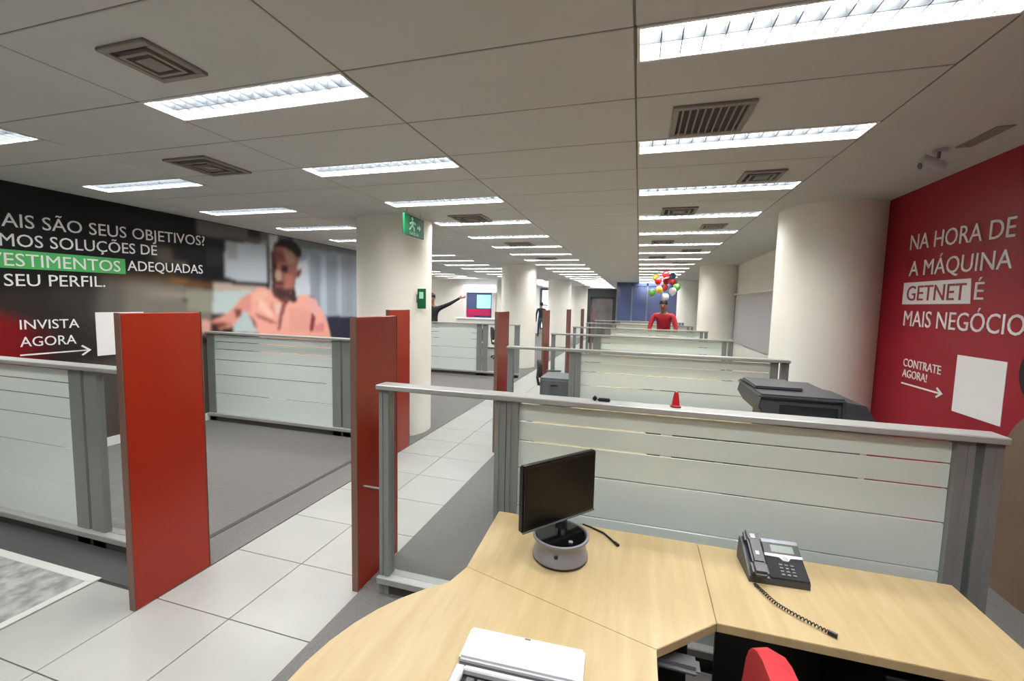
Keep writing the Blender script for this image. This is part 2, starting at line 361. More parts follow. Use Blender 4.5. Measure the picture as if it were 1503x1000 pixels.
MURAL=[((9,9,11),[(1.81,3.01),(11.06,2.86),(11.17,-3.44),(1.64,0.26)]),
((40,35,32),[(1.72,1.65),(2.71,1.69),(4.32,1.35),(4.59,0.87),(4.53,-0.86),(1.64,0.26)]),
((80,72,66),[(2.88,0.91),(4.6,1.06),(4.52,-1.06),(2.81,-0.34)]),
((52,47,43),[(2.76,1.69),(3.53,1.8),(4.33,1.62),(4.3,1.08),(3.12,1.17)]),
((118,6,14),[(1.72,1.62),(2.46,1.45),(2.61,1.37),(2.6,0.82),(1.68,0.97)]),
((70,8,14),[(2.61,1.37),(2.76,1.29),(2.77,0.93),(2.6,0.95)]),
((84,78,64),[(3.71,2.22),(4.14,2.23),(4.13,2.02),(3.77,2.04)]),
((118,113,103),[(3.37,1.84),(4.46,1.75),(4.43,1.34),(3.38,1.38)]),
((92,88,80),[(3.21,1.8),(3.43,1.81),(3.41,1.37),(3.13,1.42)]),
((150,140,130),[(3.63,1.72),(4.24,1.69),(4.23,1.61),(3.63,1.65)]),
((78,56,34),[(3.21,1.87),(3.91,1.91),(4.47,1.84),(4.46,1.75),(3.9,1.8),(3.21,1.81)]),
((125,88,42),[(3.91,1.88),(4.43,1.83),(4.45,1.78),(3.9,1.82)]),
((20,18,18),[(4.04,1.65),(4.19,1.6),(4.32,1.48),(4.14,1.51)]),
((97,94,90),[(4.28,2.68),(5.73,2.67),(11.06,2.86),(11.08,2.1),(5.45,2.47),(4.65,2.46),(4.27,2.44)]),
((190,198,206),[(4.71,2.42),(5.35,2.47),(5.36,1.88),(4.84,1.89),(4.66,1.94),(4.66,2.41)]),
((165,165,168),[(4.66,2.44),(4.85,2.42),(4.84,2.19),(4.7,2.18)]),
((45,42,40),[(5.03,2.66),(5.26,2.67),(5.25,2.53),(5.02,2.52)]),
((140,145,150),[(5.25,2.54),(5.38,2.54),(5.38,2.42),(5.31,2.45)]),
((16,16,18),[(4.36,2.4),(4.67,2.41),(4.64,1.97),(4.33,1.98)]),
((20,20,24),[(3.96,2.25),(4.36,2.29),(4.36,2.1),(3.95,2.1)]),
((40,40,40),[(4.4,2.31),(4.63,2.32),(4.61,2.07),(4.39,2.08)]),
((188,170,155),[(4.47,1.85),(5.04,1.83),(5.4,1.84),(5.12,1.76),(4.46,1.73)]),
((28,24,32),[(4.13,1.93),(4.55,1.91),(4.85,1.89),(5.38,1.88),(5.38,1.85),(4.85,1.87),(4.55,1.89),(4.13,1.9)]),
((38,36,44),[(5.36,2.47),(5.39,2.48),(5.4,1.87),(5.37,1.87)]),
((96,62,38),[(4.13,1.87),(4.45,1.83),(4.48,1.75),(4.12,1.78)]),
((142,142,126),[(4.12,1.74),(4.47,1.74),(4.45,1.44),(4.11,1.48)]),
((190,205,205),[(4.47,1.73),(5.04,1.77),(5.2,1.54),(5.18,1.12),(4.75,1.16),(4.76,1.44),(4.45,1.44)]),
((200,205,205),[(5.42,2.62),(5.58,2.65),(5.42,1.79),(5.4,1.82)]),
((150,160,172),[(5.92,2.75),(8.65,2.84),(8.64,0.62),(6.68,0.99),(6.43,1.66),(5.89,1.81)]),
((118,120,122),[(5.82,2.76),(8.65,2.87),(8.65,2.51),(7.07,2.55),(6.06,2.51)]),
((176,186,198),[(6.17,2.41),(6.28,2.4),(6.25,1.38),(6.14,1.42)]),
((146,154,166),[(6.39,2.43),(6.47,2.42),(6.45,1.38),(6.37,1.42)]),
((182,192,204),[(6.53,2.45),(6.68,2.44),(6.66,1.37),(6.51,1.42)]),
((150,158,168),[(6.81,2.48),(6.9,2.47),(6.88,1.37),(6.79,1.41)]),
((176,184,196),[(6.97,2.5),(7.1,2.49),(7.08,1.36),(6.95,1.41)]),
((146,152,162),[(7.24,2.53),(7.41,2.53),(7.4,1.36),(7.22,1.41)]),
((176,184,194),[(7.56,2.57),(7.75,2.56),(7.74,1.35),(7.55,1.4)]),
((148,154,164),[(7.91,2.61),(8.07,2.6),(8.06,1.35),(7.9,1.4)]),
((170,176,186),[(8.24,2.64),(8.46,2.64),(8.46,1.34),(8.24,1.39)]),
((208,214,222),[(5.98,2.25),(6.19,2.33),(6.26,1.74),(5.89,1.69)]),
((40,40,58),[(6.66,1.36),(7.58,1.31),(7.65,0.59),(6.76,0.79)]),
((240,172,155),[(5.04,1.72),(5.21,1.82),(5.42,1.79),(5.48,1.68),(5.69,1.56),(5.84,1.65),(6.12,1.74),(6.37,1.66),(6.54,1.46),(6.69,1.2),(6.76,0.98),(6.79,0.46),(5.17,0.66),(5.16,1.14),(5.08,1.28),(5.0,1.42),(4.88,1.5)]),
((222,152,138),[(5.04,1.72),(4.88,1.64),(4.75,1.5),(4.62,1.41),(4.45,1.34),(4.3,1.32),(4.28,1.23),(4.37,1.09),(4.54,1.21),(4.72,1.24),(4.85,1.35),(4.91,1.46),(5.05,1.45)]),
((244,184,164),[(5.08,1.71),(5.23,1.78),(5.4,1.75),(5.29,1.64),(5.12,1.61)]),
((250,202,184),[(5.18,1.64),(5.28,1.61),(5.47,1.38),(5.38,1.36),(5.2,1.5)]),
((224,152,138),[(5.41,1.61),(5.55,1.56),(5.5,1.38),(5.39,1.5)]),
((238,196,186),[(5.47,1.56),(5.62,1.58),(5.59,1.39),(5.5,1.41)]),
((150,84,78),[(5.62,1.56),(5.76,1.63),(5.64,1.37),(5.59,1.16),(5.53,1.16),(5.57,1.39)]),
((232,164,150),[(5.76,1.5),(6.25,1.46),(6.25,1.1),(5.77,1.12)]),
((140,50,60),[(6.28,1.42),(6.38,1.34),(6.31,1.08),(6.22,1.09)]),
((232,176,172),[(6.15,1.7),(6.37,1.62),(6.51,1.42),(6.39,1.38),(6.2,1.58)]),
((226,140,140),[(6.36,1.21),(6.6,1.23),(6.59,1.07),(6.34,1.08)]),
((150,78,78),[(5.01,1.42),(5.11,1.33),(5.16,1.18),(5.08,1.26)]),
((170,90,88),[(5.11,1.43),(5.41,1.32),(5.54,1.25),(5.4,1.27),(5.17,1.36)]),
((130,62,62),[(4.77,1.5),(4.88,1.49),(4.89,1.39),(4.8,1.36)]),
((120,60,55),[(4.43,1.3),(4.6,1.31),(4.72,1.28),(4.53,1.22)]),
((214,160,150),[(4.22,1.34),(4.37,1.36),(4.46,1.25),(4.36,1.14),(4.22,1.19)]),
((62,30,32),[(4.42,1.32),(4.53,1.24),(4.5,1.08),(4.36,1.07),(4.4,1.18)]),
((112,60,54),[(5.46,1.74),(5.89,1.86),(5.92,1.73),(5.84,1.64),(5.71,1.56),(5.55,1.63)]),
((62,42,46),[(5.74,1.69),(5.91,1.85),(5.93,1.73),(5.96,1.61),(5.83,1.58),(5.81,1.63)]),
((154,98,86),[(5.48,2.44),(5.57,2.48),(5.76,2.47),(5.93,2.4),(6.01,2.33),(5.96,2.12),(5.93,1.98),(5.89,1.86),(5.82,1.75),(5.67,1.66),(5.55,1.69),(5.46,1.79),(5.44,1.99),(5.44,2.17),(5.45,2.33)]),
((70,36,36),[(5.44,2.38),(5.56,2.42),(5.53,2.21),(5.57,2.09),(5.5,1.79),(5.45,1.83),(5.42,2.08)]),
((118,58,52),[(5.49,2.38),(5.67,2.4),(5.73,2.25),(5.54,2.21)]),
((172,128,108),[(5.67,2.46),(5.88,2.39),(5.92,2.25),(5.78,2.23),(5.71,2.35)]),
((52,22,26),[(5.62,2.19),(5.78,2.2),(5.76,2.08),(5.64,2.08)]),
((46,20,24),[(5.46,2.19),(5.56,2.19),(5.54,2.12),(5.46,2.12)]),
((196,158,142),[(5.53,2.11),(5.62,2.09),(5.63,1.95),(5.54,1.92),(5.51,2.01)]),
((186,112,104),[(5.71,2.06),(5.88,2.06),(5.85,1.85),(5.72,1.83)]),
((80,46,44),[(5.49,1.92),(5.65,1.93),(5.68,1.87),(5.48,1.86)]),
((72,46,42),[(5.46,1.82),(5.56,1.85),(5.72,1.8),(5.85,1.81),(5.76,1.71),(5.66,1.65),(5.53,1.69)]),
((150,80,80),[(5.54,1.87),(5.65,1.87),(5.64,1.83),(5.54,1.83)]),
((134,84,80),[(5.95,2.12),(6.04,2.17),(6.08,2.12),(6.01,2.02),(5.93,1.99)]),
((84,50,50),[(5.97,2.1),(6.03,2.13),(6.0,2.04),(5.96,2.03)]),
((20,16,18),[(5.47,2.41),(5.49,2.5),(5.61,2.58),(5.81,2.62),(5.97,2.58),(6.07,2.48),(6.08,2.38),(5.99,2.33),(5.87,2.42),(5.71,2.47),(5.57,2.47)]),
((40,50,66),[(5.67,2.6),(5.84,2.63),(5.91,2.6),(5.74,2.57)])]
def raster_mural(parent):
    du = .02; us = np.arange(2.0, 7.951, du); zs = np.arange(.1, 2.651, du)
    U, Z = np.meshgrid(us, zs); img = np.zeros((*U.shape, 3)); img[:] = (10, 10, 12)
    for col, pts in MURAL:
        ins = np.zeros(U.shape, bool); n = len(pts)
        for i in range(n):
            (x0, y0), (x1, y1) = pts[i], pts[(i+1) % n]
            if y0 == y1: continue
            c = ((y0 > Z) != (y1 > Z)) & (U < (x1-x0)*(Z-y0)/(y1-y0)+x0); ins ^= c
        img[ins] = col
    img = np.array([[0]]) + (np.where(img/255 <= .04045, img/255/12.92, ((img/255+.055)/1.055)**2.4))
    kx = np.array([.25, .5, .25])
    for ax in (0, 1, 0, 1):
        p = np.pad(img, [(1, 1) if a == ax else (0, 0) for a in range(3)], mode='edge')
        img = sum(kx[j]*np.take(p, range(j, j+img.shape[ax]), axis=ax) for j in range(3))
    soft = img
    for _ in range(10):
        for ax in (0, 1):
            p = np.pad(soft, [(1, 1) if a == ax else (0, 0) for a in range(3)], mode='edge')
            soft = sum(kx[j]*np.take(p, range(j, j+soft.shape[ax]), axis=ax) for j in range(3))
    wgt = np.clip((4.1-U)/.3, 0, 1)[..., None]; img = soft*wgt+img*(1-wgt)
    us2 = us.copy(); us2[0] = YB
    U, Z = np.meshgrid(us2, zs); n, m_ = U.shape
    co = np.stack([np.full(U.size, XL+.003), U.ravel(), Z.ravel()], 1)
    idx = np.arange(U.size).reshape(n, m_)
    f = np.stack([idx[:-1, :-1], idx[:-1, 1:], idx[1:, 1:], idx[1:, :-1]], -1).reshape(-1, 4)
    me = bpy.data.meshes.new('photo_print'); me.from_pydata(co.tolist(), [], f.tolist())
    at = me.color_attributes.new('print', 'FLOAT_COLOR', 'POINT')
    rgba = np.concatenate([img.reshape(-1, 3), np.ones((U.size, 1))], 1)
    at.data.foreach_set('color', rgba.astype(np.float32).ravel())
    m = bpy.data.materials.new('mural_print'); m.use_nodes = True; nt = m.node_tree; b = nt.nodes['Principled BSDF']
    a = nt.nodes.new('ShaderNodeAttribute'); a.attribute_name = 'print'; nt.links.new(a.outputs['Color'], b.inputs['Base Color'])
    b.inputs['Roughness'].default_value = .55; b.inputs['Specular IOR Level'].default_value = .25
    me.materials.append(m); return link('photo_print', me, parent)
lm = thing('wall_mural', 'printed black wall mural of a man in a salmon shirt with white Portuguese slogan', 'wall mural', (0, 0, 0))
raster_mural(lm)
W_ = M['white']
flat('L', lm, [(1.6, 1.86), (3.44, 1.885), (3.44, 2.05), (1.6, 2.03)], M['greenprint'], 'green_band', .003, .005)
tx = []
tx.append(lettering('L', lm, 'QUAIS SÃO SEUS OBJETIVOS?', 2, (2.48, 2.243), (4.37, 2.32), 2.363, W_, d=.007))
tx.append(lettering('L', lm, 'TEMOS SOLUÇÕES DE', 2, (2.46, 2.068), (3.777, 2.13), 2.18, W_, d=.007))
tx.append(lettering('L', lm, 'INVESTIMENTOS', 3, (2.48, 1.893), (3.39, 1.907), 2.008, W_, d=.008))
tx.append(lettering('L', lm, 'ADEQUADAS', 0, (3.46, 1.926), (4.33, 1.954), 2.036, W_, d=.007))
tx.append(lettering('L', lm, 'AO SEU PERFIL.', 3, (2.47, 1.71), (3.24, 1.735), 1.819, W_, d=.007))
tx.append(lettering('L', lm, 'INVISTA', 0, (2.552, 1.311), (2.995, 1.31), 1.399, W_, d=.007, bold=0))
tx.append(lettering('L', lm, 'AGORA', 0, (2.545, 1.149), (2.964, 1.146), 1.24, W_, d=.007, bold=0))
flat('L', lm, [(2.54, 1.064), (3.05, 1.066), (3.00, 1.03), (3.012, 1.018), (3.085, 1.072), (3.012, 1.13), (3.0, 1.116), (3.05, 1.078), (2.54, 1.078)], W_, 'arrow')
flat('L', lm, [(3.136, 1.0), (3.60, 1.0), (3.60, 1.463), (3.136, 1.463)], W_, 'blank_card')

rm = thing('red_wall_print', 'deep red wall print with white Portuguese slogan behind the near partition', 'wall mural', (0, 0, 0))
MB().box(XR-.003, XR, YB, 4.9, 0, CZ).build('print_sheet', M['redwall'], rm)
lettering('R', rm, 'NA HORA DE', 0, (4.37, 2.165), (3.325, 2.116), 2.285, W_, d=.007)
lettering('R', rm, 'A MÁQUINA', 0, (4.35, 1.952), (3.322, 1.929), 2.07, W_, d=.007, bold=0)
flat('R', rm, [(4.409, 1.721), (4.409, 1.9), (3.645, 1.89), (3.63, 1.721)], W_, 'white_band', .003, .005)
lettering('R', rm, 'GETNET', 0, (4.35, 1.752), (3.68, 1.746), 1.868, M['redletter'], d=.008)
lettering('R', rm, 'É', 0, (3.60, 1.748), (3.52, 1.746), 1.862, W_, d=.007)
lettering('R', rm, 'MAIS NEGÓCIOS', 0, (4.36, 1.546), (3.10, 1.532), 1.668, W_, d=.007)
lettering('R', rm, 'CONTRATE', 0, (4.305, 1.215), (3.845, 1.21), 1.278, W_, d=.007)
lettering('R', rm, 'AGORA!', 0, (4.305, 1.128), (3.99, 1.128), 1.19, W_, d=.007)
flat('R', rm, [(4.31, 1.068), (3.84, 1.068), (3.875, 1.045), (3.865, 1.035), (3.80, 1.075), (3.865, 1.115), (3.875, 1.105), (3.84, 1.08), (4.31, 1.08)], W_, 'arrow')
flat('R', rm, [(3.692, .981), (3.272, .981), (3.272, 1.372), (3.692, 1.372)], W_, 'blank_card')
body_ = [(3.25, 0), (3.255, .5)]+[(2.79+.465*math.cos(math.radians(a)), .74+.47*math.sin(math.radians(a))) for a in range(0, 181, 12)]+[(2.33, .5), (2.33, 0)]
tag(flat('R', rm, body_, M['umber'], 'brown_figure_print'), 'brown rounded shape printed at the edge of the red wall')
flat('R', rm, [(2.99+.19*math.cos(math.radians(a)), 1.33+.2*math.sin(math.radians(a))) for a in range(0, 360, 15)], M['hair'], 'dark_figure_print', .006, .008)

# ================================================================== CEILING FIXTURES
LW = 1.225
def light_meshes():
    d = {}
    b = MB(); t = .012
    b.box(-LW/2, LW/2, 0, t, -.004, .03).box(-LW/2, LW/2, LD-t, LD, -.004, .03).box(-LW/2, -LW/2+t, t, LD-t, -.004, .03).box(LW/2-t, LW/2, t, LD-t, -.004, .03)
    d['frame'] = b.mesh('frame', M['reflector'])
    b = MB(); b.box(-LW/2+.002, LW/2-.002, .002, LD-.002, .115, .12).box(-LW/2+.002, -LW/2+.008, .002, LD-.002, .03, .115).box(LW/2-.008, LW/2-.002, .002, LD-.002, .03, .115)
    b.box(-LW/2+.008, LW/2-.008, .002, .008, .03, .115).box(-LW/2+.008, LW/2-.008, LD-.008, LD-.002, .03, .115)
    d['housing'] = b.mesh('housing', M['reflector'])
    tm = mat('fluorescent_tube', (255, 255, 255), .4, emit=TUBE_E)
    d['tube'] = MB().tube([(-LW/2+.02, 0, 0), (LW/2-.02, 0, 0)], .013, 8).mesh('tube', tm, True)
    n = 16; p = (LW-.024)/n
    VB = Matrix(((1, 0, 0, 0), (0, 0, 1, 0), (0, 1, 0, 0), (0, 0, 0, 1))); VS = Matrix(((0, 0, 1, 0), (1, 0, 0, 0), (0, 1, 0, 0), (0, 0, 0, 1)))
    def blade(b, x): b.prism([(x-.002, 0), (x+.002, 0), (x+.009, .032), (x-.009, .032)], .013, LD-.013, T=VB)
    def spine(b): b.prism([(LD/2-.002, 0), (LD/2+.002, 0), (LD/2+.01, .032), (LD/2-.01, .032)], -LW/2+.012, LW/2-.012, T=VS)
    b = MB(); blade(b, 0); d['blade'] = b.mesh('louvre_blade', M['louvre'])
    b = MB(); spine(b); d['spine'] = b.mesh('louvre_spine', M['louvre'])
    b = MB(); spine(b)
    for k in range(1, n): blade(b, -LW/2+.012+k*p)
    d['louvre'] = b.mesh('louvre', M['louvre']); d['n'] = n; d['p'] = p; return d
LM = light_meshes()
ld = bpy.data.lights.new('lamp', 'AREA'); ld.shape = 'RECTANGLE'; ld.size = LW-.06; ld.size_y = LD-.06; ld.energy = LAMP_W; ld.color = (1, .99, .97)
def ceiling_light(i, j, label, detail):
    x = (CXS[i]+CXS[i+1])/2; y = CY0+CD*2*j
    t = thing('ceiling_light', label, 'ceiling light', (x, y, CZ), 0, 'recessed fluorescent ceiling lights')
    link('frame', LM['frame'], t); link('housing', LM['housing'], t)
    for q in (.065, LD-.065): link('tube', LM['tube'], t, (0, q, .075))
    if detail:
        link('louvre_spine', LM['spine'], t)
        for k in range(1, LM['n']): link('louvre_blade', LM['blade'], t, (-LW/2+.012+k*LM['p'], 0, 0))
    else: link('louvre', LM['louvre'], t)
    l = bpy.data.objects.new('lamp', ld); C.objects.link(l); l.parent = t; l.location = (0, LD/2, .05)
names = {8: 'right-hand row', 6: 'row left of the bare middle strip', 4: 'row nearest the black wall', 2: 'row beyond the black wall', 0: 'leftmost far row'}
for i, (a, z) in LIGHTCOLS.items():
    for n, j in enumerate(range(a, z+1)):
        ceiling_light(i, j, 'louvred ceiling light, %s from the camera in the %s' % (ordn(n+1), names[i]), i >= 4 and j <= 2)
for i in (8, 6, 4):
    for n, j in enumerate((-1, -2)): ceiling_light(i, j, 'ceiling light behind the camera, %s back in the %s' % (ordn(n+1), names[i]), False)

def vent(x, y, label, kind, s=.42, rz=0):
    t = thing('ceiling_vent', label, 'air vent', (x, y, CZ), rz, 'square ceiling air diffusers')
    h = s/2
    b = MB()
    for (x0, x1, y0, y1) in ((-h, h, -h, -h+.03), (-h, h, h-.03, h), (-h, -h+.03, -h+.03, h-.03), (h-.03, h, -h+.03, h-.03)): b.box(x0, x1, y0, y1, -.016, 0, bev=.003)
    b.build('frame', M['vent'], t)
    MB().box(-h+.03, h-.03, -h+.03, h-.03, -.003, 0).build('back_plate', M['vent_dark'], t)
    if kind == 'bars':
        for k in range(9):
            xx = -h+.05+k*(s-.1)/8
            MB().box(-.004, .004, -h+.03, h-.03, -.014, -.003).build('slat', M['vent'], t, loc=(xx, 0, 0))
    else:
        for r in (.62, .34):
            q = h*r; b = MB()
            for (x0, x1, y0, y1) in ((-q, q, -q, -q+.016), (-q, q, q-.016, q), (-q, -q+.016, -q+.016, q-.016), (q-.016, q, -q+.016, q-.016)): b.box(x0, x1, y0, y1, -.02, -.003)
            b.build('cone_ring', M['vent'], t)
        MB().box(-.035, .035, -.035, .035, -.02, -.003, bev=.003).build('centre_plate', M['vent'], t)
vent(-2.03, 1.42, 'square grey air diffuser nearest the camera, upper left ceiling', 'cone', .27)
vent(-3.2, 2.6, 'dark square air diffuser before the black wall, left ceiling', 'cone', .40)
vent(.31, 2.56, 'barred air vent between the two nearest right-hand lights', 'bars', .38)
vent(.83, 3.70, 'dark square vent beyond the second right-hand light', 'cone', .28)
vent(.35, 4.85, 'wide grey vent before the fourth right-hand light', 'cone', .34)
vent(.82, 5.80, 'small dark vent beyond the fourth right-hand light', 'cone', .28)
vent(-1.95, 4.85, 'dark diffuser beside the third light left of the middle strip', 'cone', .42)
vent(-1.95, 7.05, 'far dark diffuser left of the middle strip', 'cone', .42)
for n, (x, y) in enumerate([(.3, 7.1), (.82, 8.2), (.3, 9.2), (.82, 10.4), (.6, 12.5)]):
    vent(x, y, 'distant dark vent of the right-hand row, %s of five going back' % ordn(n+1), 'cone', .32)
vent(-1.95, 9.3, 'most distant diffuser left of the middle strip', 'cone', .42)

# security camera
t = thing('security_camera', 'small white bullet security camera on the ceiling near the red wall', 'camera', (1.72, 3.35, CZ))
MB().lathe([(0, 0), (.035, 0), (.035, -.012), (0, -.012)], 20).build('mount_plate', M['whiteplastic'], t, True)
MB().tube([(0, 0, -.01), (0, 0, -.045), (-.02, 0, -.06)], .009, 10).build('bracket', M['midgrey'], t, True)
T = Matrix.Translation((-.03, 0, -.075)) @ Matrix.Rotation(math.radians(-65), 4, 'Y')
MB().lathe([(0, -.07), (.02, -.07), (.028, -.055), (.03, .06), (.024, .065), (0, .06)], 20, T=T).build('body', M['whiteplastic'], t, True)
MB().lathe([(0, .062), (.02, .062), (.02, .066), (0, .066)], 16, T=Matrix.Translation((-.03, 0, -.075)) @ Matrix.Rotation(math.radians(-105), 4, 'Y')).build('lens', M['black'], t, True)
tag(MB().box(1.78, 1.86, 3.0, 3.32, CZ-.006, CZ, bev=.002).build('ceiling_slot', M['vent'], None), 'thin grey slot plate beside the security camera', 'ceiling fitting')

# exit signs
t = thing('exit_sign', 'green hanging exit sign with running figure before the left column', 'exit sign', (-2.44, 4.37, 2.48))
MB().box(-.012, .012, -.22, .22, -.11, .11, bev=.004).build('sign_plate', M['green'], t)
def px(y0, y1, z0, z1, nm='pictogram'): MB().box(.012, .015, y0, y1, z0, z1).build(nm, M['mint'], t)
b = MB(); b.ball((.013, -.05, .075), .02, (.15, 1, 1), 12, 8)
for q in ([(-.06, .05), (-.02, .05), (-.03, -.0), (-.07, -.0)], [(-.07, 0), (-.045, 0), (-.1, -.05), (-.12, -.045)], [(-.055, 0), (-.03, 0), (.0, -.02), (-.005, -.055), (-.02, -.055), (-.02, -.025)], [(-.02, .05), (-.025, .035), (.02, .015), (.025, .03)], [(-.06, .05), (-.06, .035), (-.1, .01), (-.105, .025)]):
    b.prism(q, 0, .003, T=Matrix(((0, 0, 1, .012), (1, 0, 0, 0), (0, 1, 0, 0), (0, 0, 0, 1))))
b.build('running_figure', M['mint'], t)
MB().prism([(.06, .01), (.1, .01), (.1, .03), (.14, -.003), (.1, -.036), (.1, -.016), (.06, -.016)], 0, .003, T=Matrix(((0, 0, 1, .012), (1, 0, 0, 0), (0, 1, 0, 0), (0, 0, 0, 1)))).build('arrow', M['mint'], t)
me = text_mesh('SAIDA'.replace('I', 'Í')); xs = [v.co.x for v in me.vertices]; x0, x1 = min(xs), max(xs)
for v in me.vertices: v.co = Vector((.0145, -.11+.2*(v.co.x-x0)/(x1-x0), -.098+v.co.y*.045))
me.materials.clear(); me.materials.append(M['mint']); link('lettering', me, t)
for y in (-.15, .15): MB().tube([(0, y, .11), (0, y, CZ-2.48)], .003, 6).build('hanger', M['alu'], t)
t = thing('safety_sign', 'green projecting safety sign on the aisle side of the left column', 'sign', (-2.53, 4.72, 1.69))
MB().box(-.045, .06, -.012, .012, -.12, .12, bev=.004).build('sign_plate', M['green'], t)
MB().box(-.02, .035, -.015, -.012, -.0, .08).build('pictogram', M['mint'], t)
MB().box(-.05, -.04, -.03, .03, -.05, .05).build('bracket', M['alu'], t)

# ================================================================== PARTITIONS
STR = [1.16, 1.07, .97, .83, .63, .38, .13]
def grooved_post(b, xc, w_, d, z0, z1, yc):
    g = .003
    p = [(-w_/2, -d/2), (-w_*.12, -d/2), (-w_*.12, -d/2+g), (w_*.12, -d/2+g), (w_*.12, -d/2), (w_/2, -d/2), (w_/2, d/2), (w_*.12, d/2), (w_*.12, d/2-g), (-w_*.12, d/2-g), (-w_*.12, d/2), (-w_/2, d/2)]
    if w_ > .1: p = [(-w_/2, -.02), (w_/2, -.02), (w_/2, .02), (-w_/2, .02)]
    b.prism([(xc+x, yc+y) for x, y in p], z0, z1)
def partition(y, bays, posts, rail, label, group, pw=.06):
    """bays: (x0, x1, frosted); posts: centre xs"""
    t = thing('glass_partition', label, 'partition', (rail[0], y, 0), 0, group); ox = rail[0]
    MB().box(0, rail[1]-ox, -.05, .05, 1.172, 1.2, bev=.004).build('top_rail', M['rail'], t)
    MB().box(0, rail[1]-ox, -.05, .05, .07, .11, bev=.004).build('bottom_rail', M['rail'], t)
    MB().box(.02, rail[1]-ox-.02, -.02, .02, .005, .07).build('kick_plate', M['kick'], t)
    for x in posts:
        b = MB(); grooved_post(b, 0, pw, .06, .005, 1.172, 0); b.build('post', M['alu'], t, loc=(x-ox, 0, 0))
    for x0, x1, fr in bays:
        if fr:
            prev = 1.172
            for z in STR[:-1]+[.11]:
                MB().box(x0-ox, x1-ox, -.006, .006, z+(.005 if z > .12 else 0), prev, bev=0).build('frosted_strip', M['frost'], t); prev = z-.004
            MB().box(x0-ox, x1-ox, .0065, .0085, .112, 1.17).build('backing_glass', M['glass'], t)
        else: MB().box(x0-ox, x1-ox, -.004, .004, .11, 1.172).build('clear_pane', M['glass'], t)
    return t
G_ = 'frosted glass partitions between the desk bays'
RY = [2.05, 4.46, 6.88, 9.3, 11.7, 14.1]
rl = ['long frosted glass partition directly behind the nearest desk', 'frosted glass partition behind the printer, second on the right', 'third frosted partition going back on the right', 'fourth frosted partition going back on the right', 'fifth frosted partition, just behind the person in red', 'most distant frosted partition on the right']
def right_part(y, l):
    t = partition(y, [(-1.275, -.67, False), (-.55, 1.185, True)], [-1.307, -.64, -.578, 1.215, 1.30], (-1.345, 1.335), l, G_, .058)
    return t
for y, l in zip(RY, rl): right_part(y, l)
GL = 'frosted glass partitions along the left'
for y, l, fr in ((1.86, 'near left frosted partition, cut by the picture edge', -5.45), (4.36, 'frosted partition standing before the man on the mural', -5.45), (9.2, 'pale blue frosted partition beyond the left column', -5.45)):
    x1 = -3.52
    partition(y, [(-5.40, x1, True), (-3.25, -2.625, False)], [-3.455, -3.31, -2.565, -5.425], (-5.485, -2.5), l, GL, .118)

def panel(x, y, label):
    t = thing('orange_screen', label, 'screen panel', (x, y, 0), 0, 'tall orange-red end screens')
    MB().box(-.018, .018, .006, .414, .0, 1.56, bev=.003).build('panel', M['orange'], t)
    for q in (.003, .417): MB().box(-.019, .019, q-.003, q+.003, 0, 1.562).build('edge_strip', M['orange_edge'], t)
panel(-2.478, 1.50, 'tall orange-red screen at the near left of the aisle, largest of them')
panel(-1.475, 1.99, 'tall dark red screen beside the left post of the near partition')
panel(-2.478, 3.905, 'orange-red screen standing right before the left column')
for y, l in zip(RY[1:], ['second', 'third', 'fourth', 'fifth', 'sixth']):
    panel(-1.475, y-.02, 'narrow red screen at the aisle end of the %s right-hand partition' % l)
for n, y in enumerate(RY[:1]):
    tag(MB().tube([(-1.457, y, .60), (-1.335, y, .60)], .006, 8).build('connector_rod', M['rail'], None), 'thin white rod joining the dark red screen to the near partition post', 'rod')

# rug
t = thing('floor_rug', 'white and grey patterned rug on the tiles at lower left', 'rug', (-3.7, 1.05, 0))
MB().box(-.72, .72, -.55, .53, 0, .006).build('pile', M['rug'], t)
b = MB()
for (x0, x1, y0, y1) in ((-.77, .77, .53, .58), (-.77, .77, -.6, -.55), (-.77, -.72, -.55, .53), (.72, .77, -.55, .53)): b.box(x0, x1, y0, y1, 0, .009, bev=.002)
b.build('border', M['rugborder'], t)
b = MB()
for k in range(60):
    x, y = random.uniform(.0, .68), random.uniform(-.5, .15)
    if x-.2 > y+.75: continue
    b.lathe([(0, .0065), (1, .0065), (.9, .0085), (0, .0085)], 8, T=Matrix.Translation((x, y, 0)) @ Matrix.Rotation(random.uniform(-.3, .3), 4, 'Z') @ Matrix.Diagonal((random.uniform(.015, .035), .012, 1, 1)))
tag(b.build('dark_marks', M['carpet_dark'], t), kind='stuff')
